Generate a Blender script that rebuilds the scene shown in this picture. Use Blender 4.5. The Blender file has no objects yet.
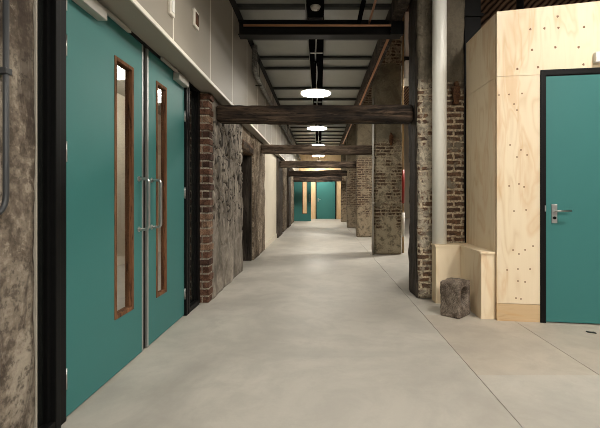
import bpy, bmesh, math, random
from mathutils import Vector, Matrix, noise as mnoise
random.seed(7)
S = bpy.context.scene
COL = S.collection
R = math.radians
CX, CY, F, H = 320.0, 197.0, 400.0, 1.18      # vanishing point, focal length (px), eye height

# ------------------------------------------------------------------ materials
class N:
    def __init__(s, name):
        s.m = bpy.data.materials.new(name); s.m.use_nodes = True
        s.t = s.m.node_tree; s.b = s.t.nodes['Principled BSDF']
    def n(s, typ, **kw):
        nd = s.t.nodes.new('ShaderNode' + typ)
        for k, v in kw.items():
            if hasattr(nd, k): setattr(nd, k, v)
            else: s.put(nd.inputs[k.replace('_', ' ')], v)
        return nd
    def put(s, inp, v):
        if isinstance(v, bpy.types.NodeSocket): s.t.links.new(v, inp)
        elif v is not None: inp.default_value = v
    def math(s, op, a, b=None, c=None, clamp=False):
        nd = s.t.nodes.new('ShaderNodeMath'); nd.operation = op; nd.use_clamp = clamp
        for i, v in enumerate((a, b, c)):
            if v is not None: s.put(nd.inputs[i], v)
        return nd.outputs[0]
    def mix(s, f, a, b, mode='MIX'):
        nd = s.t.nodes.new('ShaderNodeMix'); nd.data_type = 'RGBA'; nd.blend_type = mode
        s.put(nd.inputs[0], f); s.put(nd.inputs[6], c4(a)); s.put(nd.inputs[7], c4(b))
        return nd.outputs[2]
    def ramp(s, f, stops):
        nd = s.t.nodes.new('ShaderNodeValToRGB'); s.put(nd.inputs[0], f)
        e = nd.color_ramp.elements
        while len(e) < len(stops): e.new(.5)
        for i, (p, c) in enumerate(stops):
            e[i].position = p; e[i].color = c4(c) if not isinstance(c, (int, float)) else (c, c, c, 1)
        return nd.outputs[0]
    def pos(s):
        g = s.t.nodes.new('ShaderNodeNewGeometry'); return g.outputs['Position']
    def obj(s):
        g = s.t.nodes.new('ShaderNodeTexCoord'); return g.outputs['Object']
    def xyz(s, v):
        nd = s.t.nodes.new('ShaderNodeSeparateXYZ'); s.put(nd.inputs[0], v); return nd.outputs
    def comb(s, x, y, z):
        nd = s.t.nodes.new('ShaderNodeCombineXYZ')
        for i, v in enumerate((x, y, z)): s.put(nd.inputs[i], v)
        return nd.outputs[0]
    def scale(s, v, sc):
        nd = s.t.nodes.new('ShaderNodeVectorMath'); nd.operation = 'MULTIPLY'
        s.put(nd.inputs[0], v); nd.inputs[1].default_value = sc; return nd.outputs[0]
    def noise(s, v, sc, det=4, rough=.55, dist=0):
        nd = s.t.nodes.new('ShaderNodeTexNoise'); s.put(nd.inputs['Vector'], v)
        nd.inputs['Scale'].default_value = sc; nd.inputs['Detail'].default_value = det
        nd.inputs['Roughness'].default_value = rough; nd.inputs['Distortion'].default_value = dist
        return nd.outputs['Fac']
    def bump(s, h, strength=.5, dist=.01):
        nd = s.t.nodes.new('ShaderNodeBump'); s.put(nd.inputs['Height'], h)
        nd.inputs['Strength'].default_value = strength; nd.inputs['Distance'].default_value = dist
        s.put(s.b.inputs['Normal'], nd.outputs[0])
    def set(s, color=None, rough=None, metal=None, spec=None):
        if color is not None: s.put(s.b.inputs['Base Color'], c4(color))
        s.put(s.b.inputs['Roughness'], rough); s.put(s.b.inputs['Metallic'], metal)
        s.put(s.b.inputs['Specular IOR Level'], spec)
        return s.m

def c4(c):
    if isinstance(c, bpy.types.NodeSocket): return c
    return (c[0], c[1], c[2], 1.0)

def srgb(r, g, b):
    f = lambda c: (c/255/12.92) if c/255 <= .04045 else ((c/255 + .055)/1.055)**2.4
    return (f(r), f(g), f(b))

def flat(name, col, rough=.5, metal=0., var=.06, sc=14, spec=.5):
    """plain paint, metal or plastic with faint mottling"""
    k = N(name); p = k.obj()
    f = k.noise(p, sc, 3)
    c = k.mix(f, tuple(x*(1-var) for x in col), tuple(min(1, x*(1+var)) for x in col))
    return k.set(c, rough, metal, spec)

def mat_floor(name, tint):
    k = N(name); p = k.pos()
    a = k.noise(p, .8, 7, .62, .8); b = k.noise(p, 3.5, 7, .68, .4); c = k.noise(p, 60, 3)
    base = k.ramp(a, [(.36, tuple(x*.82 for x in tint)), (.5, tint), (.63, tuple(x*1.14 for x in tint))])
    base = k.mix(k.math('MULTIPLY', k.ramp(b, [(.44, 0.), (.62, 1.)]), .36), base, tuple(x*.72 for x in tint))
    base = k.mix(k.math('MULTIPLY', c, .10), base, (.2, .19, .17))
    k.bump(k.math('ADD', b, k.math('MULTIPLY', c, .2)), .12, .006)
    return k.set(base, k.ramp(a, [(.3, .42), (.7, .62)]), 0, .4)

def mat_ply(name, light, dark, sc=1.0, horiz=False, vein=(.60, .33, .12)):
    k = N(name); p = k.pos(); x, y, z = k.xyz(p)
    u = k.math('ADD', x, k.math('MULTIPLY', y, .9))
    v = k.comb(k.math('MULTIPLY', z if horiz else u, 5.0*sc), k.math('MULTIPLY', u if horiz else z, .75*sc), 3.7)
    n1 = k.noise(v, 1.0, 2, .5, .2)
    rings = k.math('PINGPONG', k.math('MULTIPLY', n1, 9.0), .5)
    g = k.ramp(rings, [(0., 0.), (.30, .25), (.5, 1.)])
    fine = k.noise(k.comb(k.math('MULTIPLY', z if horiz else u, 120), k.math('MULTIPLY', u if horiz else z, 4), 0), 1, 3)
    blot = k.noise(k.comb(k.math('MULTIPLY', u, 2.2), z, 9.1), 1.6, 3)
    c = k.mix(k.math('MULTIPLY', g, k.ramp(blot, [(.42, .08), (.66, .75)])), light, dark)
    vn = k.noise(k.comb(k.math('MULTIPLY', z if horiz else u, 4.3), k.math('MULTIPLY', u if horiz else z, .9), 21.3), 1.15, 3, .5, .7)
    c = k.mix(k.math('MULTIPLY', k.ramp(vn, [(.54, 0.), (.60, .65), (.63, .15), (.70, .7)]), .55), c, vein)
    c = k.mix(k.math('MULTIPLY', fine, .22), c, dark)
    k.bump(fine, .08, .002)
    return k.set(c, .55, 0, .35)

def mat_timber(name, cols, axis='x', sc=1.0):
    k = N(name); p = k.pos(); x, y, z = k.xyz(p)
    s = {'x': (1.2, 14, 14), 'y': (14, 1.2, 14), 'z': (14, 14, 1.2)}[axis]
    v = k.scale(p, tuple(q*sc for q in s))
    a = k.noise(v, 1.0, 6, .65, .6); b = k.noise(k.scale(p, tuple(q*4 for q in s)), 1.0, 4, .7)
    l = k.noise(p, 2.1, 4)
    c = k.ramp(a, [(.36, cols[0]), (.5, cols[1]), (.63, cols[2])])
    c = k.mix(k.math('MULTIPLY', k.ramp(l, [(.47, 0.), (.62, 1.)]), .55), c, cols[3])
    c = k.mix(k.ramp(b, [(.36, .9), (.46, 0.)]), c, tuple(q*.25 for q in cols[0]))
    k.bump(k.math('ADD', a, k.math('MULTIPLY', b, .5)), .8, .02)
    return k.set(c, .8, 0, .25)

def mat_plaster(name, cols, sc=2.0, strength=.7, dist=.02, stain=(.03, .025, .02), st=.5, fine=1.):
    k = N(name); p = k.pos()
    a = k.noise(p, sc, 7, .65, .4); b = k.noise(p, sc*9, 5, .7); d = k.noise(k.scale(p, (1, 1, .35)), sc*1.7, 6, .7, .8)
    c = k.ramp(a, [(.36, cols[0]), (.48, cols[1]), (.62, cols[2])])
    c = k.mix(k.ramp(b, [(.40, .8*fine), (.50, 0.)]), c, tuple(x*.4 for x in cols[1]))
    c = k.mix(k.ramp(b, [(.54, 0.), (.64, .6*fine)]), c, tuple(min(1, x*1.25) for x in cols[2]))
    c = k.mix(k.math('MULTIPLY', k.ramp(d, [(.51, 0.), (.60, 1.)]), st), c, stain)
    k.bump(k.math('ADD', a, k.math('MULTIPLY', b, .35)), strength, dist)
    return k.set(c, .9, 0, .2)

def add_scratches(m):
    """shade of old scratches painted into the colour, mostly upright strokes"""
    k = N.__new__(N); k.m = m; k.t = m.node_tree; k.b = k.t.nodes['Principled BSDF']
    src = k.b.inputs['Base Color'].links[0].from_socket
    p = k.pos(); x, y, z = k.xyz(p)
    def line(sy, sz, w, seed, dist):
        n = k.noise(k.comb(seed, k.math('MULTIPLY', y, sy), k.math('MULTIPLY', z, sz)), 1.0, 2, .5, dist)
        a = k.math('ABSOLUTE', k.math('SUBTRACT', n, .5))
        return k.ramp(a, [(w*.4, 1.), (w, 0.)])
    up = k.math('MAXIMUM', line(5.5, 1.5, .030, 1.3, .5), line(2.4, 2.2, .018, 5.9, .7))
    zone = k.ramp(k.math('MULTIPLY', k.math('ADD', z, k.noise(p, 2.5, 3)), .5), [(.60, 0.), (.72, 1.)])
    k.put(k.b.inputs['Base Color'], k.mix(k.math('MULTIPLY', k.math('MULTIPLY', up, zone), .85), src, (.02, .017, .015)))
    return m

def mat_brick(name, b1, b2, mortar, plaster, render, zr=(2.45, 99), plast=.45, xsplit=None, bw=.215, low=None):
    """weathered brickwork; plaster left in patches; a smooth cement render between heights zr"""
    k = N(name); p = k.pos(); x, y, z = k.xyz(p)
    wob = k.noise(p, 9, 3)
    u = k.math('ADD', k.math('ADD', x, y), k.math('MULTIPLY', wob, .045))
    v = k.math('ADD', z, k.math('MULTIPLY', k.noise(k.scale(p, (1, 1, 1.3)), 7, 3), .042))
    br = k.n('TexBrick', offset=.5)
    k.put(br.inputs['Vector'], k.comb(u, v, 0))
    for nm, val in (('Scale', 1.0), ('Brick Width', bw), ('Row Height', .068), ('Mortar Size', .0135), ('Mortar Smooth', .25), ('Bias', -.1)):
        br.inputs[nm].default_value = val
    br.inputs['Color1'].default_value = c4(b1); br.inputs['Color2'].default_value = c4(b2); br.inputs['Mortar'].default_value = c4(mortar)
    fine = k.noise(p, 38, 5, .7); big = k.noise(p, 3.2, 6, .68, .5); med = k.noise(p, 8.5, 6, .7, .3)
    tone = k.noise(k.comb(k.math('MULTIPLY', u, 7.0), k.math('MULTIPLY', v, 12.0), 0), 1.0, 2)
    bc = k.mix(k.ramp(tone, [(.40, 0.), (.60, 1.)]), tuple(q*1.35 for q in b1), tuple(q*.55 for q in b2))
    bc = k.mix(.55, bc, br.outputs['Color'])
    bc = k.mix(br.outputs['Fac'], bc, mortar)
    col = k.mix(k.ramp(fine, [(.42, .55), (.56, 0.)]), bc, tuple(q*.3 for q in b2))
    m = k.math('ADD', k.math('MULTIPLY', big, .55), k.math('MULTIPLY', med, .45))
    if xsplit is not None:                       # more limewash kept on one side of the pipe
        m = k.math('ADD', m, k.math('MULTIPLY', k.math('LESS_THAN', x, xsplit), .075))
    if low is not None:                          # more plaster kept lower down
        m = k.math('ADD', m, k.math('MULTIPLY', k.math('SUBTRACT', low, z, clamp=True), .16))
    th = .62 - .3*plast
    mask = k.ramp(m, [(th, 0.), (th + .05, 1.)])
    pc = k.mix(fine, tuple(q*.55 for q in plaster), plaster)
    pc = k.mix(k.ramp(med, [(.50, 0.), (.60, .85)]), pc, tuple(q*.28 for q in plaster))
    col = k.mix(mask, col, pc)
    edge = k.math('MULTIPLY', k.math('SUBTRACT', med, .5), .5)
    zz = k.math('ADD', z, edge)
    zm = k.math('MULTIPLY', k.ramp(k.math('MULTIPLY', k.math('SUBTRACT', zz, zr[0] - .1), 5.0, clamp=True), [(0., 0.), (1., 1.)]),
                k.math('LESS_THAN', zz, zr[1]))
    rc = k.mix(fine, tuple(q*.5 for q in render), render)
    rc = k.mix(k.ramp(big, [(.45, 0.), (.6, .7)]), rc, tuple(q*.4 for q in render))
    col = k.mix(zm, col, rc)
    inv = k.math('SUBTRACT', 1.0, br.outputs['Fac'])
    h = k.math('ADD', k.math('MULTIPLY', inv, k.math('SUBTRACT', 1.0, k.math('MAXIMUM', mask, zm))), k.math('MULTIPLY', mask, .8))
    h = k.math('ADD', h, k.math('MULTIPLY', fine, .55))
    k.bump(h, .8, .014)
    return k.set(col, .9, 0, .2)

def mat_emit(name, col, strength):
    k = N(name); k.set((.8, .8, .8), .5)
    k.put(k.b.inputs['Emission Color'], c4(col)); k.b.inputs['Emission Strength'].default_value = strength
    return k.m

def mat_glass(name, tint=(1, 1, 1)):
    k = N(name); k.set(tint, .02); k.b.inputs['Transmission Weight'].default_value = 1.0; k.b.inputs['IOR'].default_value = 1.45
    return k.m

def mat_lath(name):
    k = N(name); p = k.pos(); x, y, z = k.xyz(p)
    d = k.math('SUBTRACT', k.math('MULTIPLY', x, 1.0), z)
    n = k.noise(p, 5, 4)
    w = k.math('PINGPONG', k.math('ADD', k.math('MULTIPLY', d, 9.0), k.math('MULTIPLY', n, .8)), .5)
    c = k.ramp(w, [(.05, (.015, .010, .008)), (.2, (.14, .08, .05)), (.5, (.36, .23, .15))])
    k.bump(w, .8, .02)
    return k.set(c, .85, 0, .2)

LAMP = 50.0
M = {
 'floor': mat_floor('polished_concrete', (.415, .39, .345)),
 'floor_warm': mat_floor('polished_concrete_warm', (.405, .36, .30)),
 'joint': flat('joint_dark', (.045, .042, .038), .9),
 'teal': flat('teal_lacquer', (.043, .170, .162), .48, 0, .03, 3, .2),
 'black': flat('black_metal', (.005, .005, .005), .5, 0, .2, 14, .12),
 'blacksteel': flat('black_steel', (.008, .0075, .007), .6, 0, .3, 14, .2),
 'darkglass': flat('dark_glass', (.010, .011, .010), .06, 0, .1),
 'glass': mat_glass('clear_glass'),
 'oak': mat_timber('brown_hardwood', [(.10, .040, .017), (.17, .075, .032), (.24, .11, .05), (.13, .055, .024)], 'z', 1.5),
 'steel': flat('brushed_steel', (.55, .55, .54), .3, 1., .06),
 'alu': flat('aluminium_edge', (.42, .42, .40), .4, .7, .05),
 'closer': flat('grey_closer', (.42, .40, .36), .45, .2),
 'cream': flat('cream_panel', (.265, .235, .19), .55, 0, .04, 2),
 'soffit': flat('soffit_paint', (.30, .275, .232), .65, 0, .04, 2),
 'whitetrim': flat('white_trim', (.78, .74, .66), .45),
 'creamwall': flat('cream_plaster', (.66, .60, .49), .7, 0, .05, 3),
 'ceil': flat('ceiling_sheet', (.32, .325, .295), .45, .1, .14, 2),
 'purlin': flat('purlin_dark', (.035, .036, .033), .6),
 'tray': flat('tray_black', (.004, .004, .004), .9, .0, .06, 14, .0),
 'wire': flat('silver_cable', (.45, .45, .43), .35, .8),
 'copper': flat('copper_pipe', (.55, .29, .17), .45, .4, .15, 6),
 'lag': mat_plaster('silver_lagging', [(.08, .075, .065), (.16, .155, .14), (.27, .26, .24)], 9, .5, .01, st=.1),
 'whitepipe': flat('white_plastic', (.84, .83, .77), .35, 0, .03),
 'conduit': flat('grey_conduit', (.03, .032, .035), .5),
 'rust': mat_plaster('rusty_iron', [(.035, .018, .012), (.085, .04, .022), (.16, .075, .035)], 14, .7, .006),
 'stone': mat_plaster('rough_stone', [(.075, .056, .042), (.15, .118, .092), (.25, .205, .165)], 11, .9, .012, st=.35),
 'concrete': mat_plaster('old_concrete', [(.085, .064, .048), (.175, .142, .11), (.29, .25, .20)], 2.6, .8, .02, (.03, .02, .015), .7),
 'carved': add_scratches(mat_plaster('carved_plaster', [(.13, .112, .09), (.225, .195, .16), (.36, .315, .26)], 2.0, .6, .015, (.05, .04, .03), .5, fine=.35)),
 'wallold': mat_plaster('old_brown_plaster', [(.10, .07, .045), (.20, .155, .11), (.33, .275, .21)], 3.0, .9, .02, (.05, .03, .018), .7),
 'brickred': mat_plaster('red_brick', [(.055, .026, .017), (.115, .056, .036), (.19, .10, .066)], 9, .6, .006, (.02, .012, .01), .5),
 'brickdark': mat_plaster('dark_brick', [(.03, .016, .012), (.06, .03, .022), (.11, .06, .045)], 9, .6, .006),
 'brickpale': mat_plaster('pale_brick', [(.12, .065, .04), (.22, .125, .08), (.32, .22, .15)], 9, .6, .006),
 'mortar': mat_plaster('lime_mortar', [(.25, .20, .15), (.40, .34, .265), (.5, .44, .35)], 12, .6, .006),
 'timber': mat_timber('dark_old_timber', [(.006, .004, .003), (.024, .016, .011), (.10, .066, .043), (.06, .038, .024)], 'x'),
 'timberpale': mat_timber('weathered_timber', [(.015, .010, .007), (.075, .053, .037), (.20, .15, .11), (.10, .07, .048)], 'x'),
 'timberz': mat_timber('dark_timber_post', [(.018, .013, .010), (.055, .042, .033), (.11, .09, .073), (.07, .05, .036)], 'z', .8),
 'postdark': mat_timber('dark_grained_face', [(.010, .008, .006), (.032, .025, .019), (.075, .06, .047), (.04, .03, .022)], 'z', .8),
 'lintel': mat_timber('lintel_timber', [(.02, .012, .007), (.08, .046, .026), (.17, .10, .058), (.10, .06, .03)], 'y'),
 'ply': mat_ply('pine_plywood', (.80, .675, .495), (.60, .43, .245)),
 'ply2': mat_ply('pine_plywood_low', (.60, .43, .25), (.44, .28, .14), 1.6, True),
 'plyedge': flat('plywood_edge', (.52, .38, .23), .6),
 'knot': flat('pine_knot', (.20, .10, .045), .6),
 'plyend': mat_ply('far_plywood', (.72, .54, .33), (.52, .34, .17)),
 'lath': mat_lath('brown_roof_boards'),
 'hall': mat_brick('dark_hall_brick', (.13, .075, .05), (.08, .05, .036), (.2, .17, .13), (.3, .26, .2), (.2, .17, .13), plast=.3),
 'p1': mat_brick('pillar_brick', (.185, .105, .06), (.075, .05, .042), (.58, .48, .34), (.56, .49, .38), (.175, .148, .108), (2.47, 99), .20, 1.36, .185, .35),
 'p2': mat_brick('pillar_brick_plastered', (.15, .10, .066), (.09, .066, .048), (.42, .36, .25), (.54, .475, .345), (.28, .25, .175), (2.30, 3.9), .44, None, .215, .95),
 'p3': mat_brick('pillar_brick_brown', (.12, .075, .048), (.07, .05, .036), (.28, .22, .15), (.34, .275, .19), (.20, .165, .11), (2.30, 3.9), .40, None, .215, .95),
 'red': flat('red_paint', (.35, .03, .02), .4),
 'yellow': flat('brass_pipe', (.42, .29, .15), .4, .5),
 'lamp': mat_emit('lamp_opal', (1.0, .935, .82), LAMP),
 'dimlamp': mat_emit('dim_lamp_opal', (1.0, .935, .82), LAMP*.6),
 'farlamp': mat_emit('far_lamp_opal', (1.0, .935, .82), LAMP*2.8),
 'hallfill': mat_emit('added_hall_fill', (1.0, .95, .86), 430.0),
 'hallfillnear': mat_emit('added_near_hall_fill', (1.0, .95, .87), 150.0),
 'lamptop': mat_emit('lamp_top_ring', (1.0, .96, .88), 2.0),
 'officelamp': mat_emit('office_lamp', (1.0, .95, .84), 60.0),
 'alarm': flat('white_casing', (.82, .81, .78), .4),
 'ink': flat('dark_print', (.02, .02, .022), .5),
}

# ------------------------------------------------------------------ geometry helpers
def B(): return bmesh.new()

def bx(bm, x0, x1, y0, y1, z0, z1, bev=0., mi=0):
    vs = [bm.verts.new((x, y, z)) for x in (x0, x1) for y in (y0, y1) for z in (z0, z1)]
    fs = [bm.faces.new([vs[i] for i in q]) for q in ((0,1,3,2),(4,6,7,5),(0,4,5,1),(2,3,7,6),(0,2,6,4),(1,5,7,3))]
    for f in fs: f.material_index = mi
    if bev:
        es = list({e for f in fs for e in f.edges})
        r = bmesh.ops.bevel(bm, geom=es, offset=bev, segments=2, affect='EDGES', profile=.6)
        for f in r['faces']: f.material_index = mi
    return vs

def hexa(bm, pts, bev=0., mi=0):
    """8 points: bottom ring (4) then top ring (4)"""
    vs = [bm.verts.new(p) for p in pts]
    fs = [bm.faces.new([vs[i] for i in q]) for q in ((3,2,1,0),(4,5,6,7),(0,1,5,4),(1,2,6,5),(2,3,7,6),(3,0,4,7))]
    for f in fs: f.material_index = mi
    if bev: bmesh.ops.bevel(bm, geom=list({e for f in fs for e in f.edges}), offset=bev, segments=2, affect='EDGES', profile=.6)
    return vs

def tube(bm, pts, r, seg=12, caps=True):
    pts = [Vector(p) for p in pts]; rings = []
    up = None
    for i, p in enumerate(pts):
        if i == 0: d = pts[1] - p
        elif i == len(pts) - 1: d = p - pts[i-1]
        else: d = (pts[i+1] - p).normalized() + (p - pts[i-1]).normalized()
        d.normalize()
        if up is None: up = Vector((0,0,1)) if abs(d.z) < .9 else Vector((1,0,0))
        a = d.cross(up).normalized(); b = a.cross(d).normalized(); up = b
        rr = r[i] if isinstance(r, (list, tuple)) else r
        rings.append([bm.verts.new(p + a*rr*math.cos(t) + b*rr*math.sin(t)) for t in [2*math.pi*q/seg for q in range(seg)]])
    for A, Bq in zip(rings, rings[1:]):
        for q in range(seg):
            f = bm.faces.new((A[q], A[(q+1) % seg], Bq[(q+1) % seg], Bq[q])); f.smooth = True
    if caps:
        bm.faces.new(rings[0][::-1]); bm.faces.new(rings[-1])

def arc(p0, c, p1, n=6):
    """quadratic bend"""
    p0, c, p1 = Vector(p0), Vector(c), Vector(p1)
    return [(1-t)**2*p0 + 2*t*(1-t)*c + t*t*p1 for t in [i/n for i in range(n+1)]]

def lathe(bm, prof, seg=32, cx=0, cy=0, cz=0):
    rings = []
    for r, z in prof:
        rings.append([bm.verts.new((cx + r*math.cos(2*math.pi*q/seg), cy + r*math.sin(2*math.pi*q/seg), cz + z)) for q in range(seg)])
    for A, Bq in zip(rings, rings[1:]):
        for q in range(seg):
            bm.faces.new((A[q], A[(q+1) % seg], Bq[(q+1) % seg], Bq[q])).smooth = True
    bm.faces.new(rings[0][::-1]); bm.faces.new(rings[-1])

def rough_box(bm, x0, x1, y0, y1, z0, z1, step, disp, edge=0.):
    """subdivided box pushed about by disp(p) -> Vector; edge rounds the arrises"""
    nx, ny, nz = [max(1, round(d/s)) for d, s in zip((x1-x0, y1-y0, z1-z0), step)]
    cache = {}
    c = Vector(((x0+x1)/2, (y0+y1)/2, (z0+z1)/2)); hs = Vector(((x1-x0)/2, (y1-y0)/2, (z1-z0)/2))
    def v(i, j, k):
        if (i, j, k) not in cache:
            p = Vector((x0 + (x1-x0)*i/nx, y0 + (y1-y0)*j/ny, z0 + (z1-z0)*k/nz))
            q = p.copy()
            if edge:
                d = p - c
                inner = Vector([max(-(h-edge), min(h-edge, a)) if h > edge else 0 for a, h in zip(d, hs)])
                o = d - inner
                if o.length > 1e-6:
                    m = max(abs(a) for a in o)
                    q = c + inner + o.normalized()*m if o.length > m + 1e-6 else p
            cache[(i, j, k)] = bm.verts.new(q + disp(p))
        return cache[(i, j, k)]
    for i in range(nx):
        for j in range(ny):
            for k, fl in ((0, 1), (nz, 0)):
                q = [v(i,j,k), v(i+1,j,k), v(i+1,j+1,k), v(i,j+1,k)]
                bm.faces.new(q[::-1] if fl else q)
    for i in range(nx):
        for k in range(nz):
            for j, fl in ((0, 0), (ny, 1)):
                q = [v(i,j,k), v(i+1,j,k), v(i+1,j,k+1), v(i,j,k+1)]
                bm.faces.new(q[::-1] if fl else q)
    for j in range(ny):
        for k in range(nz):
            for i, fl in ((0, 1), (nx, 0)):
                q = [v(i,j,k), v(i,j+1,k), v(i,j+1,k+1), v(i,j,k+1)]
                bm.faces.new(q[::-1] if fl else q)

def nz3(p, s, seed=0.):
    q = Vector((p[0]*s, p[1]*s, p[2]*s)) + Vector((seed*3.1, seed*1.7, seed*5.3))
    return mnoise.noise_vector(q)

WORLD = {}
def wloc(o): return WORLD.get(o.name, Vector((0,0,0)))

def link(name, bm, mats, parent=None, smooth=False, loc=None):
    """one mesh object; geometry is given in world coordinates, its origin moves to the parent's"""
    me = bpy.data.meshes.new(name)
    bmesh.ops.recalc_face_normals(bm, faces=bm.faces[:])
    base = wloc(parent) if parent is not None else Vector(loc or (0,0,0))
    bmesh.ops.translate(bm, verts=bm.verts[:], vec=-base)
    if smooth:
        for f in bm.faces: f.smooth = True
    bm.to_mesh(me); bm.free()
    for m in (mats if isinstance(mats, (list, tuple)) else [mats]): me.materials.append(m)
    o = bpy.data.objects.new(name, me); COL.objects.link(o)
    if parent is not None:
        o.parent = parent; WORLD[o.name] = base.copy()
    else:
        o.location = base; WORLD[o.name] = base.copy()
    return o

def tag(o, label=None, cat=None, group=None, kind=None):
    if label: o['label'] = label
    if cat: o['category'] = cat
    if group: o['group'] = group
    if kind: o['kind'] = kind
    return o

def empty(name, loc, label=None, cat=None, group=None, kind=None):
    o = bpy.data.objects.new(name, None); COL.objects.link(o); o.location = loc; o.empty_display_size = .1
    WORLD[o.name] = Vector(loc)
    return tag(o, label, cat, group, kind)

def box_part(name, dims, m, parent, bev=0.):
    bm = B(); bx(bm, *dims, bev); return link(name, bm, m, parent)

# ------------------------------------------------------------------ camera
cam = bpy.data.cameras.new('camera'); co = bpy.data.objects.new('camera', cam); COL.objects.link(co)
cam.sensor_fit = 'HORIZONTAL'; cam.sensor_width = 36.0; cam.lens = 36.0*F/600
co.location = (0, 0, H); co.rotation_euler = (R(90), 0, 0)
cam.shift_x = -(CX - 300)/600; cam.shift_y = (CY - 214)/600
cam.clip_start = .02
S.camera = co

# ------------------------------------------------------------------ floor
bm = B()
bx(bm, -4, 7.0, -4, 22.6, -.14, -.02, mi=2)                       # bed under the saw-cut joints
g = .0022
def slab(x0, x1, y0, y1, mi=0): bx(bm, x0, x1, y0, y1, -.025, 0, mi=mi)
J1, J2, J3 = 1.037, 1.852, 2.65
slab(-4, J1-g, -4, 22.6)
slab(J1+g, J2-g, -4, J3); slab(J2+g, 7.0, -4, J3)
slab(J1+g, J2-g, J3, 4.0, 1); slab(J2+g, 7.0, J3, 4.0, 1)
slab(J1+g, 7.0, 4.0, 22.6)
tag(link('floor', bm, [M['floor'], M['floor_warm'], M['joint']]), 'pale grey polished concrete floor with fine saw-cut joints', 'floor', kind='structure')

# ------------------------------------------------------------------ left wall, near concrete
XW = -1.215                                                        # face of the near concrete
bm = B()
def dcon(p):
    n = nz3(p, 4, 1)*.008 + nz3(p, 14, 2)*.004
    return Vector((n.x, 0, n.z*.3))
rough_box(bm, -1.62, XW, -1.0, 1.70, 0, 2.36, (.1, .03, .03), dcon)
w = tag(link('wall_left', bm, M['concrete'], smooth=True), 'rough stained old concrete wall at the left edge', 'wall', kind='structure')
box_part('edge_bead', (XW-.012, XW+.006, 1.702, 1.711, 0, 2.36), M['soffit'], w)
bm = B(); bx(bm, -1.62, XW-.012, 1.702, 1.711, 0, 2.36); link('end_face', bm, M['soffit'], w)

# conduit on it
t = empty('electrical_conduit', (XW, 1.52, .9), 'dark grey conduit bending back at its foot on the left concrete wall', 'pipe')
bm = B(); cxx = XW + .028
tube(bm, [(cxx, 1.512, 2.36), (cxx, 1.512, 1.20)] + arc((cxx, 1.512, 1.19), (cxx, 1.512, 1.115), (cxx, 1.44, 1.115)) + [(cxx, 1.2, 1.115)], .0105, 12)
link('pipe', bm, M['conduit'], t)
for zz in (1.655, 2.2):
    bm = B(); bx(bm, XW-.01, XW+.041, 1.496, 1.528, zz-.012, zz+.012, .003); link('pipe_clip', bm, M['conduit'], t)

# ------------------------------------------------------------------ double door set
XD = -1.347
YH1, YM, YH2 = 2.113, 3.085, 3.965
fr = empty('trim_1', (XD, 3.0, 0), 'black metal frame around the near teal double doors', 'door frame', kind='structure')
fx0, fx1 = XD-.075, XD+.012
bm = B()
for y0, y1 in ((1.66, 1.73), (2.005, 2.045), (2.055, YH1-.006), (YH2+.006, YH2+.05), (YH2+.065, YH2+.105), (4.385, 4.452)):
    bx(bm, fx0, fx1 if y1-y0 > .05 else fx1+.012, y0, y1, 0, 2.345, .004)
link('jamb', bm, M['black'], fr)
box_part('head', (fx0, fx1, 1.66, 4.452, 2.335, 2.36), M['black'], fr)
bm = B(); bx(bm, fx0, fx1+.01, 1.73, 2.005, 0, .055, .004); bx(bm, fx0, fx1+.01, YH2+.105, 4.385, 0, .055, .004)
link('sill', bm, M['black'], fr)
for i, (y0, y1, lab) in enumerate(((1.73, 2.005, 'dark glass sidelight left of the near teal doors'), (YH2+.105, 4.385, 'dark glass sidelight between the near teal doors and the brick wall end'))):
    t = empty('window_%d' % (i+1), (XD-.03, (y0+y1)/2, .055), lab, 'window', kind='structure')
    box_part('pane', (XD-.036, XD-.026, y0, y1, .055, 2.335), M['darkglass'], t)
    bm = B()
    for a, b in ((y0, y0+.022), (y1-.022, y1)): bx(bm, XD-.045, XD-.004, a, b, .055, 2.335)
    link('glazing_bead', bm, M['black'], t)

def leaf_with_hole(bm, x0, x1, y0, y1, z0, z1, hy0, hy1, hz0, hz1):
    for a in ((y0, hy0, z0, z1), (hy1, y1, z0, z1), (hy0, hy1, z0, hz0), (hy0, hy1, hz1, z1)): bx(bm, x0, x1, *a)
    bmesh.ops.remove_doubles(bm, verts=bm.verts[:], dist=1e-5)

def vision(parent, hy0, hy1, hz0, hz1, x0, x1, swap=False):
    """brown hardwood frame round a tall narrow pane"""
    T = .026
    def bb(bm, a0, a1, b0, b1, c0, c1, bev=0):
        if swap: bx(bm, b0, b1, a0, a1, c0, c1, bev)
        else: bx(bm, a0, a1, b0, b1, c0, c1, bev)
    bm = B()
    bb(bm, x0-.004, x1+.006, hy0, hy0+T, hz0, hz1, .003); bb(bm, x0-.004, x1+.006, hy1-T, hy1, hz0, hz1, .003)
    bb(bm, x0-.004, x1+.006, hy0+T, hy1-T, hz0, hz0+T, .003); bb(bm, x0-.004, x1+.006, hy0+T, hy1-T, hz1-T, hz1, .003)
    vf = link('vision_frame', bm, M['oak'], parent)
    bm = B(); bb(bm, (x0+x1)/2-.003, (x0+x1)/2+.003, hy0+T, hy1-T, hz0+T, hz1-T)
    link('pane', bm, M['glass'], vf)

def pull(parent, x, y, z0, z1):
    bm = B(); o = .076
    tube(bm, [(x-.002, y, z0+.02)] + [(x+o-.03, y, z0+.02)] + arc((x+o-.03, y, z0+.02), (x+o, y, z0+.02), (x+o, y, z0+.05)) +
         arc((x+o, y, z1-.05), (x+o, y, z1-.02), (x+o-.03, y, z1-.02)) + [(x-.002, y, z1-.02)], .0105, 12)
    h = link('pull_handle', bm, M['steel'], parent)
    for zz in (z0+.02, z1-.02):
        bm = B(); tube(bm, [(x-.001, y, zz), (x+.006, y, zz)], .02, 16); link('rose', bm, M['steel'], h)

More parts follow.
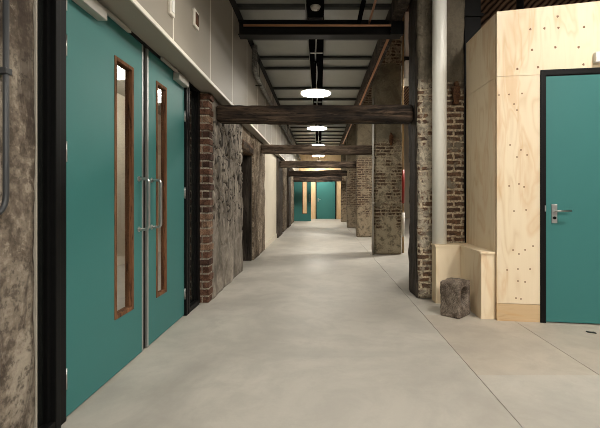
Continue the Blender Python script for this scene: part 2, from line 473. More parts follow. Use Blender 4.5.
def hinges(parent, x, y, zs):
    for zz in zs:
        bm = B(); tube(bm, [(x+.008, y, zz-.055), (x+.008, y, zz+.055)], .006, 10)
        bx(bm, x, x+.004, y-.009, y+.010, zz-.05, zz+.05); link('hinge', bm, M['steel'], parent)

def closer(parent, x, y0, y1, z, sgn):
    bm = B(); bx(bm, x+.002, x+.062, y0, y1, z-.065, z+.005, .006)
    c = link('door_closer', bm, M['closer'], parent)
    bm = B(); bx(bm, x+.022, x+.046, min(y1, y1+sgn*.34) if sgn > 0 else y0-.34, max(y1, y1+sgn*.34) if sgn > 0 else y0, z-.0, z+.02, .003)
    link('closer_arm', bm, M['closer'], c)

d1 = empty('door_1', (XD, YH1, 0), 'left leaf of near teal double doors, largest teal panel with steel pull handle', 'door', kind='structure')
bm = B(); leaf_with_hole(bm, XD-.038, XD, YH1, 3.022, .012, 2.335, 2.62, 2.885, .372, 2.11)
link('leaf', bm, M['teal'], d1)
box_part('edge_strip', (XD-.038, XD+.003, 3.022, 3.042, .012, 2.335), M['alu'], d1)
vision(d1, 2.62, 2.885, .372, 2.11, XD-.047, XD)
pull(d1, XD, 2.97, .92, 1.335)
hinges(d1, XD, YH1-.004, (.22, 1.42, 1.98, 2.22))
closer(d1, XD, 2.14, 2.42, 2.31, 1)

d2 = empty('door_2', (XD, YH2, 0), 'right leaf of near teal double doors, narrow panel next to the brick wall end', 'door', kind='structure')
bm = B(); leaf_with_hole(bm, XD-.038, XD, 3.136, YH2, .012, 2.335, 3.285, 3.51, .35, 2.137)
link('leaf', bm, M['teal'], d2)
box_part('edge_strip', (XD-.038, XD+.003, 3.114, 3.136, .012, 2.335), M['alu'], d2)
box_part('rebate', (XD-.05, XD-.012, 3.044, 3.112, .012, 2.335), M['black'], d2)
vision(d2, 3.285, 3.51, .35, 2.137, XD-.038, XD)
pull(d2, XD, 3.195, .92, 1.335)
hinges(d2, XD, YH2+.002, (.22, 1.22, 1.98))
closer(d2, XD, 3.66, 3.93, 2.32, -1)

# office seen through the vision panes
tag(link('wall_office', (lambda b: (bx(b, -3.55, -3.45, -.5, 9.0, 0, 2.95), b)[1])(B()), M['creamwall']), 'cream wall of the room behind the near teal doors', 'wall', kind='structure')
tag(link('wall_office_end', (lambda b: (bx(b, -3.45, -1.76, 8.9, 9.0, 0, 2.95), b)[1])(B()), M['creamwall']), 'cream end wall of the room behind the near teal doors', 'wall', kind='structure')
tag(link('ceiling_office', (lambda b: (bx(b, -3.45, -1.63, -.5, 8.9, 2.95, 3.0), b)[1])(B()), M['soffit']), 'ceiling of the room behind the near teal doors', 'ceiling', kind='structure')
for i, (x, y, lab) in enumerate(((-2.62, 5.24, 'lit lamp seen through the left teal door pane'), (-2.62, 6.55, 'lit lamp seen through the right teal door pane'))):
    t = empty('office_lamp', (x, y, 2.95), lab, 'lamp', 'lamps in the room behind the doors')
    box_part('casing', (x-.11, x+.11, y-.14, y+.14, 2.89, 2.955), M['alarm'], t)
    box_part('diffuser', (x-.1, x+.1, y-.13, y+.13, 2.75, 2.89), M['officelamp'], t, .01)

# ------------------------------------------------------------------ left wall, old masonry
X1 = -1.238
bm = B()
def dcarve(p):
    if p.x < X1 - .15: return Vector((0,0,0))
    n = nz3(p, 3.2, 4)*.020 + nz3(p, 9, 5)*(.006 if p.z > .9 else .002)
    g = 0.
    q = Vector((0, p.y*2.6, p.z*2.0)); warp = mnoise.noise_vector(q*1.3)*.45
    a = abs(mnoise.noise(q*1.6 + warp + Vector((3.3, 0, 0))))
    if .55 < p.z < 2.2:
        if a < .075: g -= (.075 - a)/.075*.055
        b = abs(mnoise.noise(Vector((7.7, p.y*6.5, p.z*3.2)) + warp))
        if b < .10 and p.z > .85: g -= (.10 - b)/.10*.04
    top = .03 if p.z > 1.95 else 0.
    return Vector((n.x + g, n.y*.15, n.z*.25))
rough_box(bm, -1.75, X1, 4.60, 6.40, 0, 2.34, (.28, .017, .017), dcarve)
w = tag(link('wall_left', bm, M['carved'], smooth=True), 'grey scored plaster wall with deep scratches past the near teal doors', 'wall', kind='structure')
# brick end of that wall, real courses
bm = B(); bx(bm, -1.75, X1-.006, 4.458, 4.60, 0, 2.34); link('mortar', bm, M['mortar'], w)
bm = B(); zc = .004; row = 0
while zc < 2.27:
    hh = .064 + random.uniform(-.005, .004)
    out = random.uniform(-.003, .010) + (.012 if row % 2 else 0)
    xs = [(-1.372, X1 + out)] if row % 2 else [(-1.372, -1.318), (-1.306, X1 + out)]
    for a, b in xs:
        bx(bm, a, b, 4.447 + random.uniform(-.005, .004), 4.592, zc, zc+hh, .006, mi=random.choice((0, 0, 1, 2)))
    zc += hh + .020; row += 1
link('brick_end', bm, [M['brickred'], M['brickdark'], M['brickpale']], w)

def wseg(y0, y1, x, mat, seed, lab, amp=.016):
    bm = B()
    def dd(p):
        if p.x < x - .05: return Vector((0,0,0))
        n = nz3(p, 3.5, seed)*amp + nz3(p, 12, seed+1)*amp*.4
        return Vector((n.x, n.y*.3, n.z*.2))
    rough_box(bm, -1.75, x, y0, y1, 0, 2.34, (.26, .05, .05), dd)
    return tag(link('wall_left', bm, mat, smooth=True), lab, 'wall', kind='structure')
# doorway 6.40 - 7.45
w = wseg(7.45, 8.98, X1, M['wallold'], 11, 'brown worn plaster wall stretch beyond the old doorway')
t = tag(link('wall_left', (lambda b: (bx(b, -1.78, -1.62, 6.40, 7.45, 0, 2.34), b)[1])(B()), M['timberz']), 'dark boarded back of the old doorway recess', 'wall', kind='structure')
bm = B(); bx(bm, -1.62, X1-.02, 6.40, 7.45, 2.125, 2.34); tag(link('wall_left', bm, M['wallold']), 'plaster above the old doorway on the left', 'wall', kind='structure')
bm = B(); bx(bm, -1.60, X1-.03, 7.385, 7.44, 0, 1.94, .006)
tag(link('trim_6', bm, M['postdark']), 'dark brown timber lining on the far side of the old doorway', 'door frame', kind='structure')
bm = B(); rough_box(bm, -1.6, X1+.012, 6.41, 7.46, 1.95, 2.12, (.09, .05, .05), lambda p: nz3(p, 6, 21)*.014, .02)
tag(link('lintel_beam', bm, M['lintel'], smooth=True, loc=(-1.4, 6.9, 1.93)), 'short brown timber lintel over the dark doorway in the left wall', 'beam')

t = tag(link('wall_left', (lambda b: (bx(b, -1.75, -1.255, 8.98, 11.5, 0, 2.34), b)[1])(B()), M['creamwall']), 'smooth cream wall stretch midway down the left side', 'wall', kind='structure')
bm = B(); bx(bm, -1.256, -1.238, 8.99, 11.49, 0, .13, .004)
tag(link('baseboard_left', bm, M['creamwall']), 'cream skirting along the cream wall stretch', 'baseboard', kind='structure')
segs = [(11.5, 12.9), (13.5, 14.9), (15.4, 16.6), (17.1, 19.0)]
words = ['first', 'second', 'third', 'fourth']
for i, (a, b) in enumerate(segs):
    wseg(a, b, -1.235 + (.03 if i % 2 == 0 else 0), M['wallold'] if i % 2 else M['timberz'], 30+i*3,
         'dark worn pier on the left, %s of four beyond the cream wall' % words[i], .02)
    if i < 3:
        tag(link('wall_left', (lambda bb: (bx(bb, -1.75, -1.45, b, segs[i+1][0], 0, 2.34), bb)[1])(B()), M['wallold']),
            'shallow recess after the %s dark pier on the left' % words[i], 'wall', kind='structure')
tag(link('wall_left', (lambda b: (bx(b, -1.75, -1.40, 19.0, 21.5, 0, 2.34), b)[1])(B()), M['plyend']), 'plywood wall stretch behind the open far teal door', 'wall', kind='structure')

# ------------------------------------------------------------------ bulkhead over the left wall
XB, ZB, ZC = -1.130, 2.362, 3.72
bm = B(); bx(bm, -1.75, XB-.006, -1.0, 21.5, ZB+.002, ZC)
bk = tag(link('wall_bulkhead', bm, M['cream']), 'cream panelled bulkhead above the left wall', 'bulkhead', kind='structure')
bm = B(); bx(bm, -1.75, XB, -1.0, 21.5, ZB-.006, ZB+.002); link('soffit', bm, M['soffit'], bk)
bm = B(); bx(bm, XB-.006, XB+.006, -1.0, 21.5, ZB-.008, ZB+.022); link('edge_trim', bm, M['whitetrim'], bk)
bm = B()
yj = 2.05 - 1.04*3
edges = []
while yj < 21.4:
    if yj > -1: edges.append(yj)
    yj += 1.037
for y in edges: bx(bm, XB-.006, XB+.002, y-.008, y+.008, ZB+.022, ZC)
link('joint_strip', bm, M['whitetrim'], bk)
bm = B()
for a, b in zip(edges, edges[1:]): bx(bm, XB-.006, XB, a+.008, b-.008, ZB+.022, ZC)
link('panel', bm, M['cream'], bk)

def wallbox(name, y, z0, z1, hw, lab, cat, win):
    t = empty(name, (XB, y, z0), lab, cat)
    box_part('casing', (XB+.001, XB+.022, y-hw, y+hw, z0, z1), M['whitetrim'], t, .004)
    box_part('cover', (XB+.0225, XB+.028, y-hw+.022, y+hw-.022, z0+.025, z1-.025), win, t)
wallbox('wall_control', 3.60, 2.70, 2.855, .062, 'small framed control box with dark face on the cream bulkhead', 'switch', M['rust'])
wallbox('wall_sensor', 3.01, 2.545, 2.72, .045, 'white box at top edge, left of the framed control box', 'switch', M['alarm'])

# ------------------------------------------------------------------ ceiling of the passage
bm = B(); bx(bm, -1.75, 1.0, -2.0, 21.5, ZC, ZC+.06)
ce = tag(link('ceiling', bm, M['ceil']), 'grey metal sheet ceiling over the passage', 'ceiling', kind='structure')
for y in (3.4, 4.3, 5.28, 6.32, 7.22, 7.82, 9.25, 10.3, 11.1, 12.0, 12.8, 13.7, 14.5, 15.4, 16.3, 17.2, 18.1, 19.0, 20.0, 20.9):
    bm = B(); bx(bm, XB+.001, .93, y-.028, y+.028, ZC-.045, ZC-.001); bx(bm, XB+.001, .93, y-.04, y+.04, ZC-.05, ZC-.045)
    link('purlin', bm, M['purlin'], ce)
bm = B(); bx(bm, XB+.002, XB+.075, -1.0, 21.4, ZC-.10, ZC-.09); bx(bm, XB+.002, XB+.012, -1, 21.4, ZC-.09, ZC-.051)
tag(link('trim_2', bm, M['blacksteel']), 'black steel angle along the left edge of the ceiling', 'trim', kind='structure')
bm = B(); bx(bm, .935, 1.08, -2.0, 21.4, ZC-.20, ZC-.001)
tag(link('trim_3', bm, M['timberz']), 'dark wall plate along the right edge of the ceiling', 'trim', kind='structure')

# steel cross beam
t = empty('steel_beam', (0, 5.45, 3.36), 'black steel beam across the passage under the ceiling', 'beam')
bm = B(); x0, x1 = XB+.03, 1.10
bx(bm, x0, x1, 5.37, 5.53, 3.36, 3.375); bx(bm, x0, x1, 5.37, 5.53, 3.545, 3.56); bx(bm, x0, x1, 5.444, 5.456, 3.375, 3.545)
link('girder', bm, M['blacksteel'], t)
bm = B(); bx(bm, .945, 1.11, 5.30, 5.36, 3.34, 3.51)
link('end_plate', bm, M['blacksteel'], t)

# copper pipes
bm = B()
tube(bm, [(-1.02, 5.335, 3.47), (.94, 5.335, 3.47)] + arc((.94, 5.335, 3.47), (.975, 5.335, 3.47), (.975, 5.40, 3.455)) , .016, 10)
tag(link('copper_pipe', bm, M['copper'], loc=(0, 5.335, 3.47)), 'copper pipe running crosswise along the black steel beam', 'pipe')
bm = B(); tube(bm, [(.662, 2.5, 3.52), (.662, 5.368, 3.52)], .016, 10)
tag(link('copper_pipe', bm, M['copper'], loc=(.662, 4, 3.52)), 'short copper pipe under the ceiling nearer than the steel beam', 'pipe')
bm = B(); tube(bm, [(.975, 5.42, 3.44), (.975, 17.0, 3.44)], .02, 10)
tag(link('copper_pipe', bm, M['copper'], loc=(.925, 9, 3.44)), 'long copper pipe receding along the tops of the pillars', 'pipe')
bm = B(); tube(bm, [(.524, 2.6, 3.53), (.524, 5.368, 3.53)], .03, 10)
tag(link('cable_conduit', bm, M['tray'], loc=(.524, 4, 3.53)), 'black conduit under the ceiling left of the short copper pipe', 'pipe')
# lagged pipe
t = empty('lagged_pipe', (-1.055, 9, 3.18), 'silver lagged pipe along the top of the left bulkhead', 'pipe')
bm = B(); tube(bm, [(-1.055, 6.45, 3.62)] + arc((-1.055, 6.45, 3.35), (-1.055, 6.45, 3.19), (-1.055, 6.62, 3.18)) + [(-1.055, 21.3, 3.18)], .045, 14)
link('pipe', bm, M['lag'], t)
for y in (7, 9, 11, 13, 15):
    bm = B(); bx(bm, XB+.001, -1.02, y-.01, y+.01, 3.122, 3.134); bx(bm, -1.06, -1.05, y-.01, y+.01, 3.226, 3.60); link('pipe_hanger', bm, M['blacksteel'], t)

# cable tray
XT = -.058
t = empty('cable_tray', (XT, 8, 3.56), 'black cable tray down the middle of the ceiling', 'cable tray')
bm = B(); bx(bm, XT-.11, XT+.11, 2.2, 5.36, 3.585, 3.60); bx(bm, XT-.11, XT-.10, 2.2, 5.36, 3.565, 3.66); bx(bm, XT+.10, XT+.11, 2.2, 5.36, 3.565, 3.66)
bx(bm, XT-.105, XT+.105, 5.54, 21.2, 3.585, 3.60); bx(bm, XT-.115, XT-.10, 5.54, 21.2, 3.55, 3.66); bx(bm, XT+.10, XT+.115, 5.54, 21.2, 3.55, 3.66)
link('channel', bm, M['tray'], t)
bm = B(); tube(bm, [(XT-.01+.012*math.sin(i*1.3), 5.6+i*.35, 3.572) for i in range(42)], .012, 8); link('cable', bm, M['wire'], t)
bm = B(); tube(bm, [(XT-.125, 2.3, 3.60), (XT-.125, 21.0, 3.60)], .007, 6); link('earth_wire', bm, M['wire'], t)
for y in (6.6, 10, 13.5, 17):
    bm = B(); bx(bm, XT-.10, XT+.10, y-.02, y+.02, 3.552, 3.558); link('cross_bar', bm, M['wire'], t)
# small detector in front of the beam
t = empty('smoke_detector', (XT, 5.04, 3.583), 'small round pale detector on the dark tray at the top', 'detector')
bm = B(); lathe(bm, [(.03, -.045), (.05, -.04), (.062, -.018), (.065, -.002)], 24, XT, 5.04, 3.583); link('housing', bm, M['closer'], t)
bm = B(); lathe(bm, [(.018, -.052), (.024, -.0455)], 16, XT, 5.04, 3.583); link('sensor_dome', bm, M['alarm'], t)

# pendant lamps
def lamp(y, x, lab, z=2.98, top=3.55, name='pendant_lamp', group='round pendant lamps', mat='lamp'):
    t = empty(name, (x, y, z), lab, 'lamp', group)
    bm = B(); lathe(bm, [(.245, 0), (.255, .004), (.255, .018)], 40, x, y, z); link('diffuser', bm, M[mat], t)
    bm = B(); lathe(bm, [(.255, .0185), (.260, .02), (.260, .030), (.06, .042), (.05, .07)], 40, x, y, z); link('housing', bm, M['closer'], t)
    bm = B(); lathe(bm, [(.14, .0), (.14, .012), (.08, .012), (.08, .0)], 40, x, y, z+.0425)
    link('top_ring', bm, M['lamptop'], t)
    bm = B(); tube(bm, [(x, y, z+.075), (x, y, top)], .011, 10); link('stem', bm, M['tray'], t)
    bm = B(); bx(bm, x-.05, x+.05, y-.05, y+.05, top-.02, top, .004) ; link('ceiling_rose', bm, M['tray'], t)
XL = -.075
lamp(7.0, XL, 'nearest lit round pendant lamp, largest white disc, above the first timber beam')
lamp(10.57, XL, 'lit round pendant lamp seen just above the second timber beam')
lamp(14.14, XL, 'lit round pendant lamp hidden behind the second timber beam')
lamp(17.7, XL, 'farthest lit round pendant lamp, seen just under the second timber beam', mat='farlamp')
lamp(20.6, XL, 'round pendant lamp above the far teal doors', mat='farlamp')
lamp(3.15, XL, 'round pendant lamp just out of view above the near teal doors', mat='dimlamp')
lamp(-.14, XL, 'round pendant lamp over the viewer', mat='dimlamp')
lamp(2.1, 2.6, 'added unseen fill lamp of the side hall nearest the plywood wall', 4.0, 5.4, mat='hallfillnear')  # added out of view to brighten the plywood front
lamp(-2.2, 3.0, 'added unseen fill lamp of the side hall, right of the one behind the viewer', 4.0, 5.4, mat='hallfill')  # added fill light for the plywood and foreground, out of view
lamp(-3.2, 1.5, 'added unseen fill lamp of the side hall behind the viewer', 4.0, 5.4, mat='hallfill')  # second added fill light, out of view behind the camera
lamp(9.2, 3.4, 'added unseen fill lamp of the side hall beyond the boarded wall', 4.0, 5.4, mat='hallfill')  # added to light the pale box and the hall behind the pillars

# ------------------------------------------------------------------ timber beams
def beam(y, x0, x1, z0, z1, dep, mat, seed, lab, amp=.02):
    bm = B()
    def dd(p):
        q = Vector((p.x*1.1, p.y*5, p.z*5)) + Vector((seed*7.3, seed, 0))
        n = mnoise.noise_vector(q)*amp + nz3(p, 11, seed)*amp*.45
        sag = mnoise.noise(Vector((p.x*.9, seed*3.3, 0)))*.028
        grain = mnoise.noise(Vector((p.x*1.6, p.y*24, p.z*24 + seed)))*amp*.7
        return Vector((0, n.y + grain, n.z*.8 + sag + grain))
    rough_box(bm, x0, x1, y-dep/2, y+dep/2, z0, z1, (.03, .016, .013), dd, .03)
    return tag(link('timber_beam', bm, mat, smooth=True, loc=((x0+x1)/2, y, z0)), lab, 'beam', 'old timber beams across the passage')
beam(4.86, X1-.0, 1.115, 2.075, 2.27, .20, M['timber'], 1, 'nearest thick dark timber beam, from the scored plaster wall to the first pillar')
beam(8.42, X1, 1.10, 2.085, 2.275, .20, M['timberpale'], 2, 'second timber beam, paler and weathered, ending on the second pillar')
beam(12.0, X1+.03, 1.09, 2.06, 2.25, .2, M['timberpale'], 3, 'third timber beam, below the farthest lamp')
beam(15.55, X1, 1.05, 1.98, 2.20, .2, M['timber'], 4, 'fourth timber beam, dark, second from the far doors')
beam(18.6, X1, 1.02, 1.90, 2.16, .2, M['timber'], 5, 'last dark timber beam, just above the far teal doors')

# ------------------------------------------------------------------ pillars
def pillar(y0, y1, x0, x1, z1, mat, seed, lab, amp=.014, dark=False):
    t = empty('brick_pillar', ((x0+x1)/2, (y0+y1)/2, 0), lab, 'pillar', 'brick pillars down the right side')
    bm = B()
    def dd(p):
        n = nz3(p, 3.0, seed)*amp + nz3(p, 13, seed+1)*amp*.5
        return Vector((n.x, n.y, 0))
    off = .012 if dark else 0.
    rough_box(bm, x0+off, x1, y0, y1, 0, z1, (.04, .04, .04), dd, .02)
    link('shaft', bm, mat, t, smooth=True)
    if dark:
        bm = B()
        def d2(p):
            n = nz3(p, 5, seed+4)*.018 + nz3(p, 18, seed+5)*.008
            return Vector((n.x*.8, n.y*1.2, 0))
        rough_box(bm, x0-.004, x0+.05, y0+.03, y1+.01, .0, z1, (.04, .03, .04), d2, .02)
        link('dark_side', bm, M['postdark'], t, smooth=True)  # darker layer over the left face of the shaft
    return t
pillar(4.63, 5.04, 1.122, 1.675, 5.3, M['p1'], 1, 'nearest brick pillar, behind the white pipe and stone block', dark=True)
pillar(8.20, 8.62, 1.105, 1.68, 5.3, M['p2'], 2, 'second brick pillar, with mottled plaster, right of the second beam end')
pillar(11.77, 12.19, 1.085, 1.66, 5.3, M['p3'], 3, 'third brick pillar, darker, partly behind the second')
pillar(15.34, 15.76, 1.04, 1.62, 5.3, M['p3'], 4, 'fourth brick pillar, narrow strip behind the third')
pillar(18.9, 19.3, 1.00, 1.58, 5.3, M['p3'], 5, 'farthest brick pillar, beside the far teal doors')

# rusty anchors on the first two pillars
def anchor(cx, yf, cz, lab):
    t = empty('wall_anchor', (cx, yf, cz), lab, 'iron bracket', 'iron anchors on the pillars')
    bm = B()
    for a, b, c, d in ((-.042, .043, -.08, .08), (-.027, .028, -.125, -.07), (-.022, .023, .07, .13)):
        rough_box(bm, cx+a, cx+b, yf-.05, yf+.012, cz+c, cz+d, (.015, .015, .015), lambda p: nz3(p, 20, 3)*.010, .014)
    link('plate', bm, M['rust'], t)
    for zz in (-.04, .04):
        bm = B(); tube(bm, [(cx, yf-.045, cz+zz), (cx, yf-.07, cz+zz)], .016, 6); link('bolt', bm, M['rust'], t)
anchor(1.556, 4.60, 2.37, 'rusty iron anchor plate on the nearest pillar, right of the white pipe')
anchor(1.45, 8.175, 2.36, 'dark iron anchor plate on the second pillar, right of the second beam end')
t = empty('pale_conduit', (1.085, 8.165, 0), 'pale thin conduit up the left corner of the second pillar', 'pipe')
bm = B(); tube(bm, [(1.085, 8.165, 0), (1.085, 8.165, 3.2)], .020, 10); link('pipe', bm, M['closer'], t)
for zz in (1.0, 1.95, 2.9):
    bm = B(); tube(bm, [(1.085, 8.165, zz), (1.085, 8.165, zz+.07)], .028, 10); link('collar', bm, M['closer'], t)

# white drain pipe
t = empty('drain_pipe', (1.352, 4.53, .652), 'white plastic downpipe in front of the nearest pillar', 'pipe')
bm = B(); tube(bm, [(1.352, 4.53, .654), (1.352, 4.53, 5.2)], .080, 32); link('pipe', bm, M['whitepipe'], t)

# coloured riser between the first two pillars
t = empty('riser_pipe', (1.755, 8.45, 0), 'thin brass and red riser pipe beside the second pillar', 'pipe')
for a, b, m, nm in ((0, .35, 'yellow', 'lower_pipe'), (.35, .85, 'whitepipe', 'white_sleeve'), (.85, 1.05, 'yellow', 'lower_pipe'), (1.05, 1.75, 'red', 'red_sleeve'), (1.75, 5.2, 'yellow', 'upper_pipe')):
    bm = B(); tube(bm, [(1.755, 8.45, a), (1.755, 8.45, b)], {'red': .030, 'whitepipe': .034}.get(m, .02), 12); link(nm, bm, M[m], t)

# ------------------------------------------------------------------ plywood box on the right
O = Vector((1.69, 3.82, 0)); TH = R(8.4)
D = Vector((math.cos(TH), -math.sin(TH), 0)); NN = Vector((-math.sin(TH), -math.cos(TH), 0))
def P(s, t, z): v = O + D*s + NN*t; return (v.x, v.y, z)
def fb(bm, s0, s1, t0, t1, z0, z1, z1b=None, bev=0., mi=0):
    zb = z1 if z1b is None else z1b
    return hexa(bm, [P(s0, t1, z0), P(s1, t1, z0), P(s1, t0, z0), P(s0, t0, z0), P(s0, t1, z1), P(s1, t1, zb), P(s1, t0, zb), P(s0, t0, z1)], bev, mi)
def knots(bm, pts, r=.011):
    for s, z in pts:
        vs = [bm.verts.new(P(s + r*q*math.cos(a), .0006, z + r*1.1*q*math.sin(a))) for a in [2*math.pi*i/8 for i in range(8)] for q in [1 + .2*math.sin(5*a + s*40)]]
        f = bm.faces.new(vs); f.material_index = 1
def px2sz(px, py):
    k = (px - CX)/F
    s = (k*O.y - O.x)/(D.x - k*D.y)
    Y = O.y + D.y*s
    return s, H + (CY - py)*Y/F
DS0, DS1 = .384, 1.52
pl = empty('plywood_wall', (1.69, 3.82, 0), 'pale pine plywood box wall around the right teal door', 'wall')
bm = B(); fb(bm, 0, DS0, -.04, 0, .168, 2.328)
knots(bm, [px2sz(*p) for p in ((499, 95), (509, 94.5), (522, 93.5), (514, 104), (517, 110), (510, 145), (521, 150), (527, 155), (517, 157), (509, 186), (519, 184), (524, 187), (514, 211), (526, 210),
    (513, 250), (525, 250), (519, 254), (533, 246), (507, 270), (518, 269), (530, 269), (518, 281), (525, 282), (516, 298), (521, 299))], .008)
link('front_panel', bm, [M['ply'], M['knot']], pl)
bm = B(); fb(bm, 0, 2.6, -.04, 0, 2.332, 2.950, 3.06)
# cut back above the door frame is left as it is: the frame top sits just under this sheet
knots(bm, [px2sz(*p) for p in ((530.3, 29.3), (544.4, 28.4), (558.4, 27.8), (532, 49.9), (555.3, 47.3), (578.6, 47.2), (517.3, 69), (538, 67.2), (584, 27), (557.6, 16.5), (583.4, 64.5))])
link('upper_panel', bm, [M['ply'], M['knot']], pl)
bm = B(); fb(bm, 0, DS0, -.045, .0012, 0, .164); link('plinth', bm, M['ply2'], pl)
bm = B(); fb(bm, DS1, 2.6, -.04, 0, 0, 2.328); link('front_panel', bm, M['ply'], pl)
# side sheets (run back to the pillar)
def sideq(bm, z0, z1, th=.04):
    a, b = Vector((1.689, 3.822)), Vector((1.682, 4.60))
    hexa(bm, [(a.x, a.y+.045, z0), (b.x, b.y, z0), (b.x+th, b.y, z0), (a.x+th, a.y+.045, z0), (a.x, a.y+.045, z1), (b.x, b.y, z1), (b.x+th, b.y, z1), (a.x+th, a.y+.045, z1)])
bm = B(); sideq(bm, 0, 2.328); link('side_panel', bm, M['ply'], pl)
bm = B(); sideq(bm, 2.332, 2.948); link('side_panel', bm, M['ply'], pl)
bm = B(); hexa(bm, [P(.06, -.05, 2.86), P(2.6, -.05, 2.86), (4.3, 4.6, 2.86), (1.75, 4.6, 2.86), P(.06, -.05, 2.88), P(2.6, -.05, 2.88), (4.3, 4.6, 2.88), (1.75, 4.6, 2.88)]); link('top_panel', bm, M['ply'], pl)

# right door
t = empty('trim_4', P(DS0, 0, 0), 'black frame around the right teal door in the plywood wall', 'door frame', kind='structure')
FW = .050
bm = B()
fb(bm, DS0+.002, DS0+FW, -.055, .012, 0, 2.33); fb(bm, DS1-FW, DS1-.002, -.055, .012, 0, 2.33); fb(bm, DS0+.002, DS1-.002, .0015, .0125, 2.322, 2.372)
fb(bm, DS0+.002, DS1-.002, -.055, .0015, 2.312, 2.3295)
link('frame', bm, M['black'], t)
bm = B(); fb(bm, DS0+FW-.012, DS0+FW-.002, .0122, .015, 1.045, 1.10); link('strike_plate', bm, M['steel'], t)
d3 = empty('door_3', P(DS0+FW, 0, 0), 'right teal door with steel lever handle, set in the plywood wall', 'door', kind='structure')
bm = B(); fb(bm, DS0+FW+.003, DS1-FW-.003, -.04, .004, .012, 2.310); link('leaf', bm, M['teal'], d3)
bm = B(); fb(bm, .481, .531, .0045, .014, .936, 1.114, bev=.004); hp = link('handle_plate', bm, M['steel'], d3)
bm = B(); tube(bm, [P(.505, .014, 1.05), P(.505, .05, 1.05)] + arc(P(.505, .05, 1.05), P(.505, .062, 1.05), P(.52, .062, 1.05)) + [P(.632, .062, 1.052)], .0095, 12); link('lever', bm, M['steel'], hp)
bm = B(); tube(bm, [P(.505, .0135, .985), P(.505, .026, .985)], .014, 14); link('key_cylinder', bm, M['black'], hp)
# emergency light box
t = empty('emergency_light', P(.98, 0, 2.41), 'white emergency light box above the right teal door', 'light')
bm = B(); fb(bm, .842, 1.16, .001, .055, 2.412, 2.505, bev=.006); link('casing', bm, M['alarm'], t)
bm = B(); fb(bm, .875, .93, .0555, .058, 2.452, 2.468); link('label_strip', bm, M['ink'], t)

# low plywood ledge
t = empty('plywood_ledge', (1.5, 4.2, 0), 'low L-shaped plywood boxing with cap, round the foot of the white pipe', 'boxing')
bm = B(); bx(bm, 1.557, 1.686, 3.862, 4.43, 0, .63); link('side_box', bm, M['ply'], t)
bm = B(); bx(bm, 1.285, 1.679, 4.431, 4.60, 0, .63); link('pipe_box', bm, M['ply'], t)
bm = B()
pts = [(1.545, 3.848), (1.688, 3.848), (1.688, 4.602), (1.272, 4.602), (1.272, 4.418), (1.545, 4.418)]
lo = [bm.verts.new((x, y, .631)) for x, y in pts]; hi = [bm.verts.new((x, y, .652)) for x, y in pts]
bm.faces.new(lo[::-1]); bm.faces.new(hi)
for i in range(6): bm.faces.new((lo[i], lo[(i+1) % 6], hi[(i+1) % 6], hi[i]))
link('cap', bm, M['ply'], t)

# stone block with a hole in its side
t_loc = (1.35, 4.0, 0)
bm = B(); a = R(-45); ca, sa = math.cos(a), math.sin(a); hw, hd, hh = .106, .118, .35
def rot(p): return Vector((t_loc[0] + p.x*ca - p.y*sa, t_loc[1] + p.x*sa + p.y*ca, p.z))
def dst(p):
    n = nz3(p, 7, 8)*.010 + nz3(p, 30, 9)*.005
    taper = (p.z - .18)*.03
    dx = dy = 0.
    hole = Vector((0,0,0))
    if p.x > hw - 1e-4:                                            # pocket pushed into the right face
        e = ((p.y + .012)/.062)**2 + ((p.z - .20)/.082)**2
        if e < 1.35:
            d = min(1., (1.35 - e)*2.6); hole = Vector((-.15*d, (p.y + .012)*.35*d, (p.z - .205)*.35*d))
    return n*(1 if p.z > .01 else .4) + Vector((dx, dy, 0)) + hole
rough_box(bm, -hw, hw, -hd, hd, 0, hh, (.009, .009, .009), dst, .02)
for v in bm.verts:
    v.co = rot(v.co); v.co.z = max(v.co.z, .0)
tag(link('stone_block', bm, M['stone'], smooth=True, loc=t_loc), 'rough brown stone block with a hole in its side on the floor', 'stone')

# dark scrap on the floor by the right door
sx, sy = (590.8-CX)/F*3.47, 3.47
bm = B(); rough_box(bm, sx-.03, sx+.03, sy-.013, sy+.013, 0, .016, (.006, .006, .006), lambda p: nz3(p, 40, 6)*.007 + Vector((0, -(p.x-sx)*.45, 0)), .006)
for v in bm.verts: v.co.z = max(0, v.co.z)
tag(link('floor_scrap', bm, M['ink'], smooth=True, loc=(sx, sy, 0)), 'small dark scrap lying on the floor before the right teal door', 'debris')

# ------------------------------------------------------------------ far end
bm = B(); bx(bm, -1.75, 2.2, 21.5, 21.6, 0, ZC)
tag(link('wall_end', bm, M['plyend']), 'pale plywood wall closing the far end of the passage', 'wall', kind='structure')
t = empty('trim_5', (.3, 21.49, 0), 'dark frame around the far closed teal door', 'door frame', kind='structure')
ex0, ex1 = (316.6-CX)/F*21.45, (335.2-CX)/F*21.45
bm = B(); bx(bm, ex0-.05, ex0, 21.44, 21.499, 0, 2.16); bx(bm, ex1, ex1+.05, 21.44, 21.499, 0, 2.16); bx(bm, ex0, ex1, 21.44, 21.499, 2.115, 2.16)
link('frame', bm, M['black'], t)
d5 = empty('door_5', (ex0, 21.46, 0), 'far closed teal door at the end of the passage', 'door', kind='structure')
bm = B(); bx(bm, ex0+.003, ex1-.003, 21.455, 21.495, .01, 2.11); link('leaf', bm, M['teal'], d5)
bm = B(); bx(bm, ex0+.06, ex0+.11, 21.445, 21.4545, .94, 1.11); hp = link('handle_plate', bm, M['steel'], d5)
bm = B(); tube(bm, [(ex0+.085, 21.445, 1.05), (ex0+.085, 21.40, 1.05), (ex0+.21, 21.395, 1.05)], .011, 8); link('lever', bm, M['steel'], hp)
Y4 = 19.42
lx0, lx1 = (293.6-CX)/F*Y4, (311.0-CX)/F*Y4
d4 = empty('door_4', (lx0, Y4, 0), 'far teal door standing open, with tall glass slot, left of the closed one', 'door', kind='structure')
hx0, hx1 = (302.3-CX)/F*Y4, (307.2-CX)/F*Y4
bm = B()
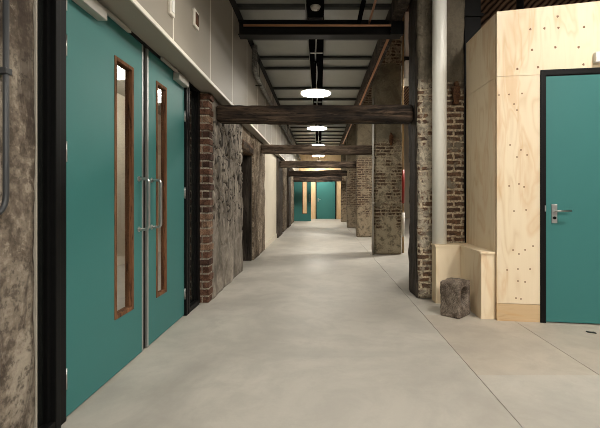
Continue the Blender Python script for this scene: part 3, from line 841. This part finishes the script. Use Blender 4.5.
for q in ((lx0, hx0, .012, 2.10), (hx1, lx1, .012, 2.10), (hx0, hx1, .012, .36), (hx0, hx1, 2.04, 2.10)): bx(bm, q[0], q[1], Y4, Y4+.05, q[2], q[3])
bmesh.ops.remove_doubles(bm, verts=bm.verts[:], dist=1e-5)
link('leaf', bm, M['teal'], d4)
vision(d4, hx0, hx1, .36, 2.04, Y4, Y4+.05, swap=True)
bm = B(); tube(bm, [(lx1-.09, Y4, .95), (lx1-.09, Y4-.07, .95), (lx1-.09, Y4-.07, 1.3), (lx1-.09, Y4, 1.3)], .011, 8); link('pull_handle', bm, M['steel'], d4)
bm = B(); bx(bm, lx0, lx0+.012, Y4-.006, Y4, .2, .3); bx(bm, lx0, lx0+.012, Y4-.006, Y4, 1.8, 1.9); link('hinge', bm, M['steel'], d4)

# ------------------------------------------------------------------ side hall beyond the pillars
tag(link('wall_hall_right', (lambda b: (bx(b, 6.9, 7.0, -4, 22.6, 0, 5.5), b)[1])(B()), M['hall']), 'dark brick outer wall of the side hall', 'wall', kind='structure')
tag(link('wall_hall_end', (lambda b: (bx(b, 2.2, 6.9, 22.5, 22.6, 0, 5.5), b)[1])(B()), M['creamwall']), 'pale far wall of the side hall', 'wall', kind='structure')
tag(link('wall_hall_boards', (lambda b: (bx(b, 1.95, 6.9, 6.8, 6.9, 0, 5.5), b)[1])(B()), M['lath']), 'brown boarded wall with slanting laths above the plywood box', 'wall', kind='structure')
tag(link('ceiling_hall', (lambda b: (bx(b, .95, 7.0, -4, 22.6, 5.5, 5.6), b)[1])(B()), M['lath']), 'dark boarded roof of the side hall', 'ceiling', kind='structure')
tag(link('wall_upper', (lambda b: (bx(b, 1.0, 1.06, -4, 22.6, 3.79, 5.5), b)[1])(B()), M['hall']), 'dark brick upper wall above the pillar line', 'wall', kind='structure')
t = empty('bright_patch_box', (2.3, 9.6, 3.9), 'pale box put in for the bright patch glimpsed between the first two pillars', 'box')  # invented pale box, put in to give a bright patch in the gap
box_part('box_body', (1.98, 2.75, 9.3, 10.0, 3.95, 4.36), M['whitepipe'], t)
box_part('box_top', (1.98, 2.75, 9.3, 10.0, 4.44, 5.49), M['whitepipe'], t)
box_part('flange', (1.95, 2.78, 9.27, 10.03, 4.362, 4.438), M['blacksteel'], t)
t = empty('steel_post', (1.975, 5.2, 0), 'black steel post standing behind the plywood box', 'post')
bm = B(); bx(bm, 1.885, 2.09, 5.2, 5.215, 0, 5.49); bx(bm, 1.885, 2.09, 5.39, 5.405, 0, 5.49); bx(bm, 1.98, 1.995, 5.215, 5.39, 0, 5.49); link('profile', bm, M['blacksteel'], t)
bm = B(); bx(bm, 1.86, 2.115, 5.17, 5.43, 3.52, 3.56); link('collar_plate', bm, M['blacksteel'], t)
bm = B(); tube(bm, [(2.75, 5.5, 0), (2.75, 5.5, 5.49)], .048, 14)
tag(link('vertical_pipe', bm, M['blacksteel'], loc=(2.75, 5.5, 0)), 'thin black vertical pipe rising behind the plywood wall top', 'pipe')

# ------------------------------------------------------------------ world and colour management
wd = bpy.data.worlds.new('world'); S.world = wd; wd.use_nodes = True
wd.node_tree.nodes['Background'].inputs[0].default_value = (1.0, .95, .87, 1)
wd.node_tree.nodes['Background'].inputs[1].default_value = .12
S.view_settings.view_transform = 'Standard'; S.view_settings.look = 'None'
S.view_settings.exposure = 0.0; S.view_settings.gamma = 1.0; S.view_settings.use_curve_mapping = False
S.cycles.max_bounces = 10; S.cycles.diffuse_bounces = 6; S.cycles.glossy_bounces = 4; S.cycles.transmission_bounces = 6
S.cycles.sample_clamp_indirect = 6.0
S.cycles.use_denoising = True
S.cycles.filter_width = 0.95
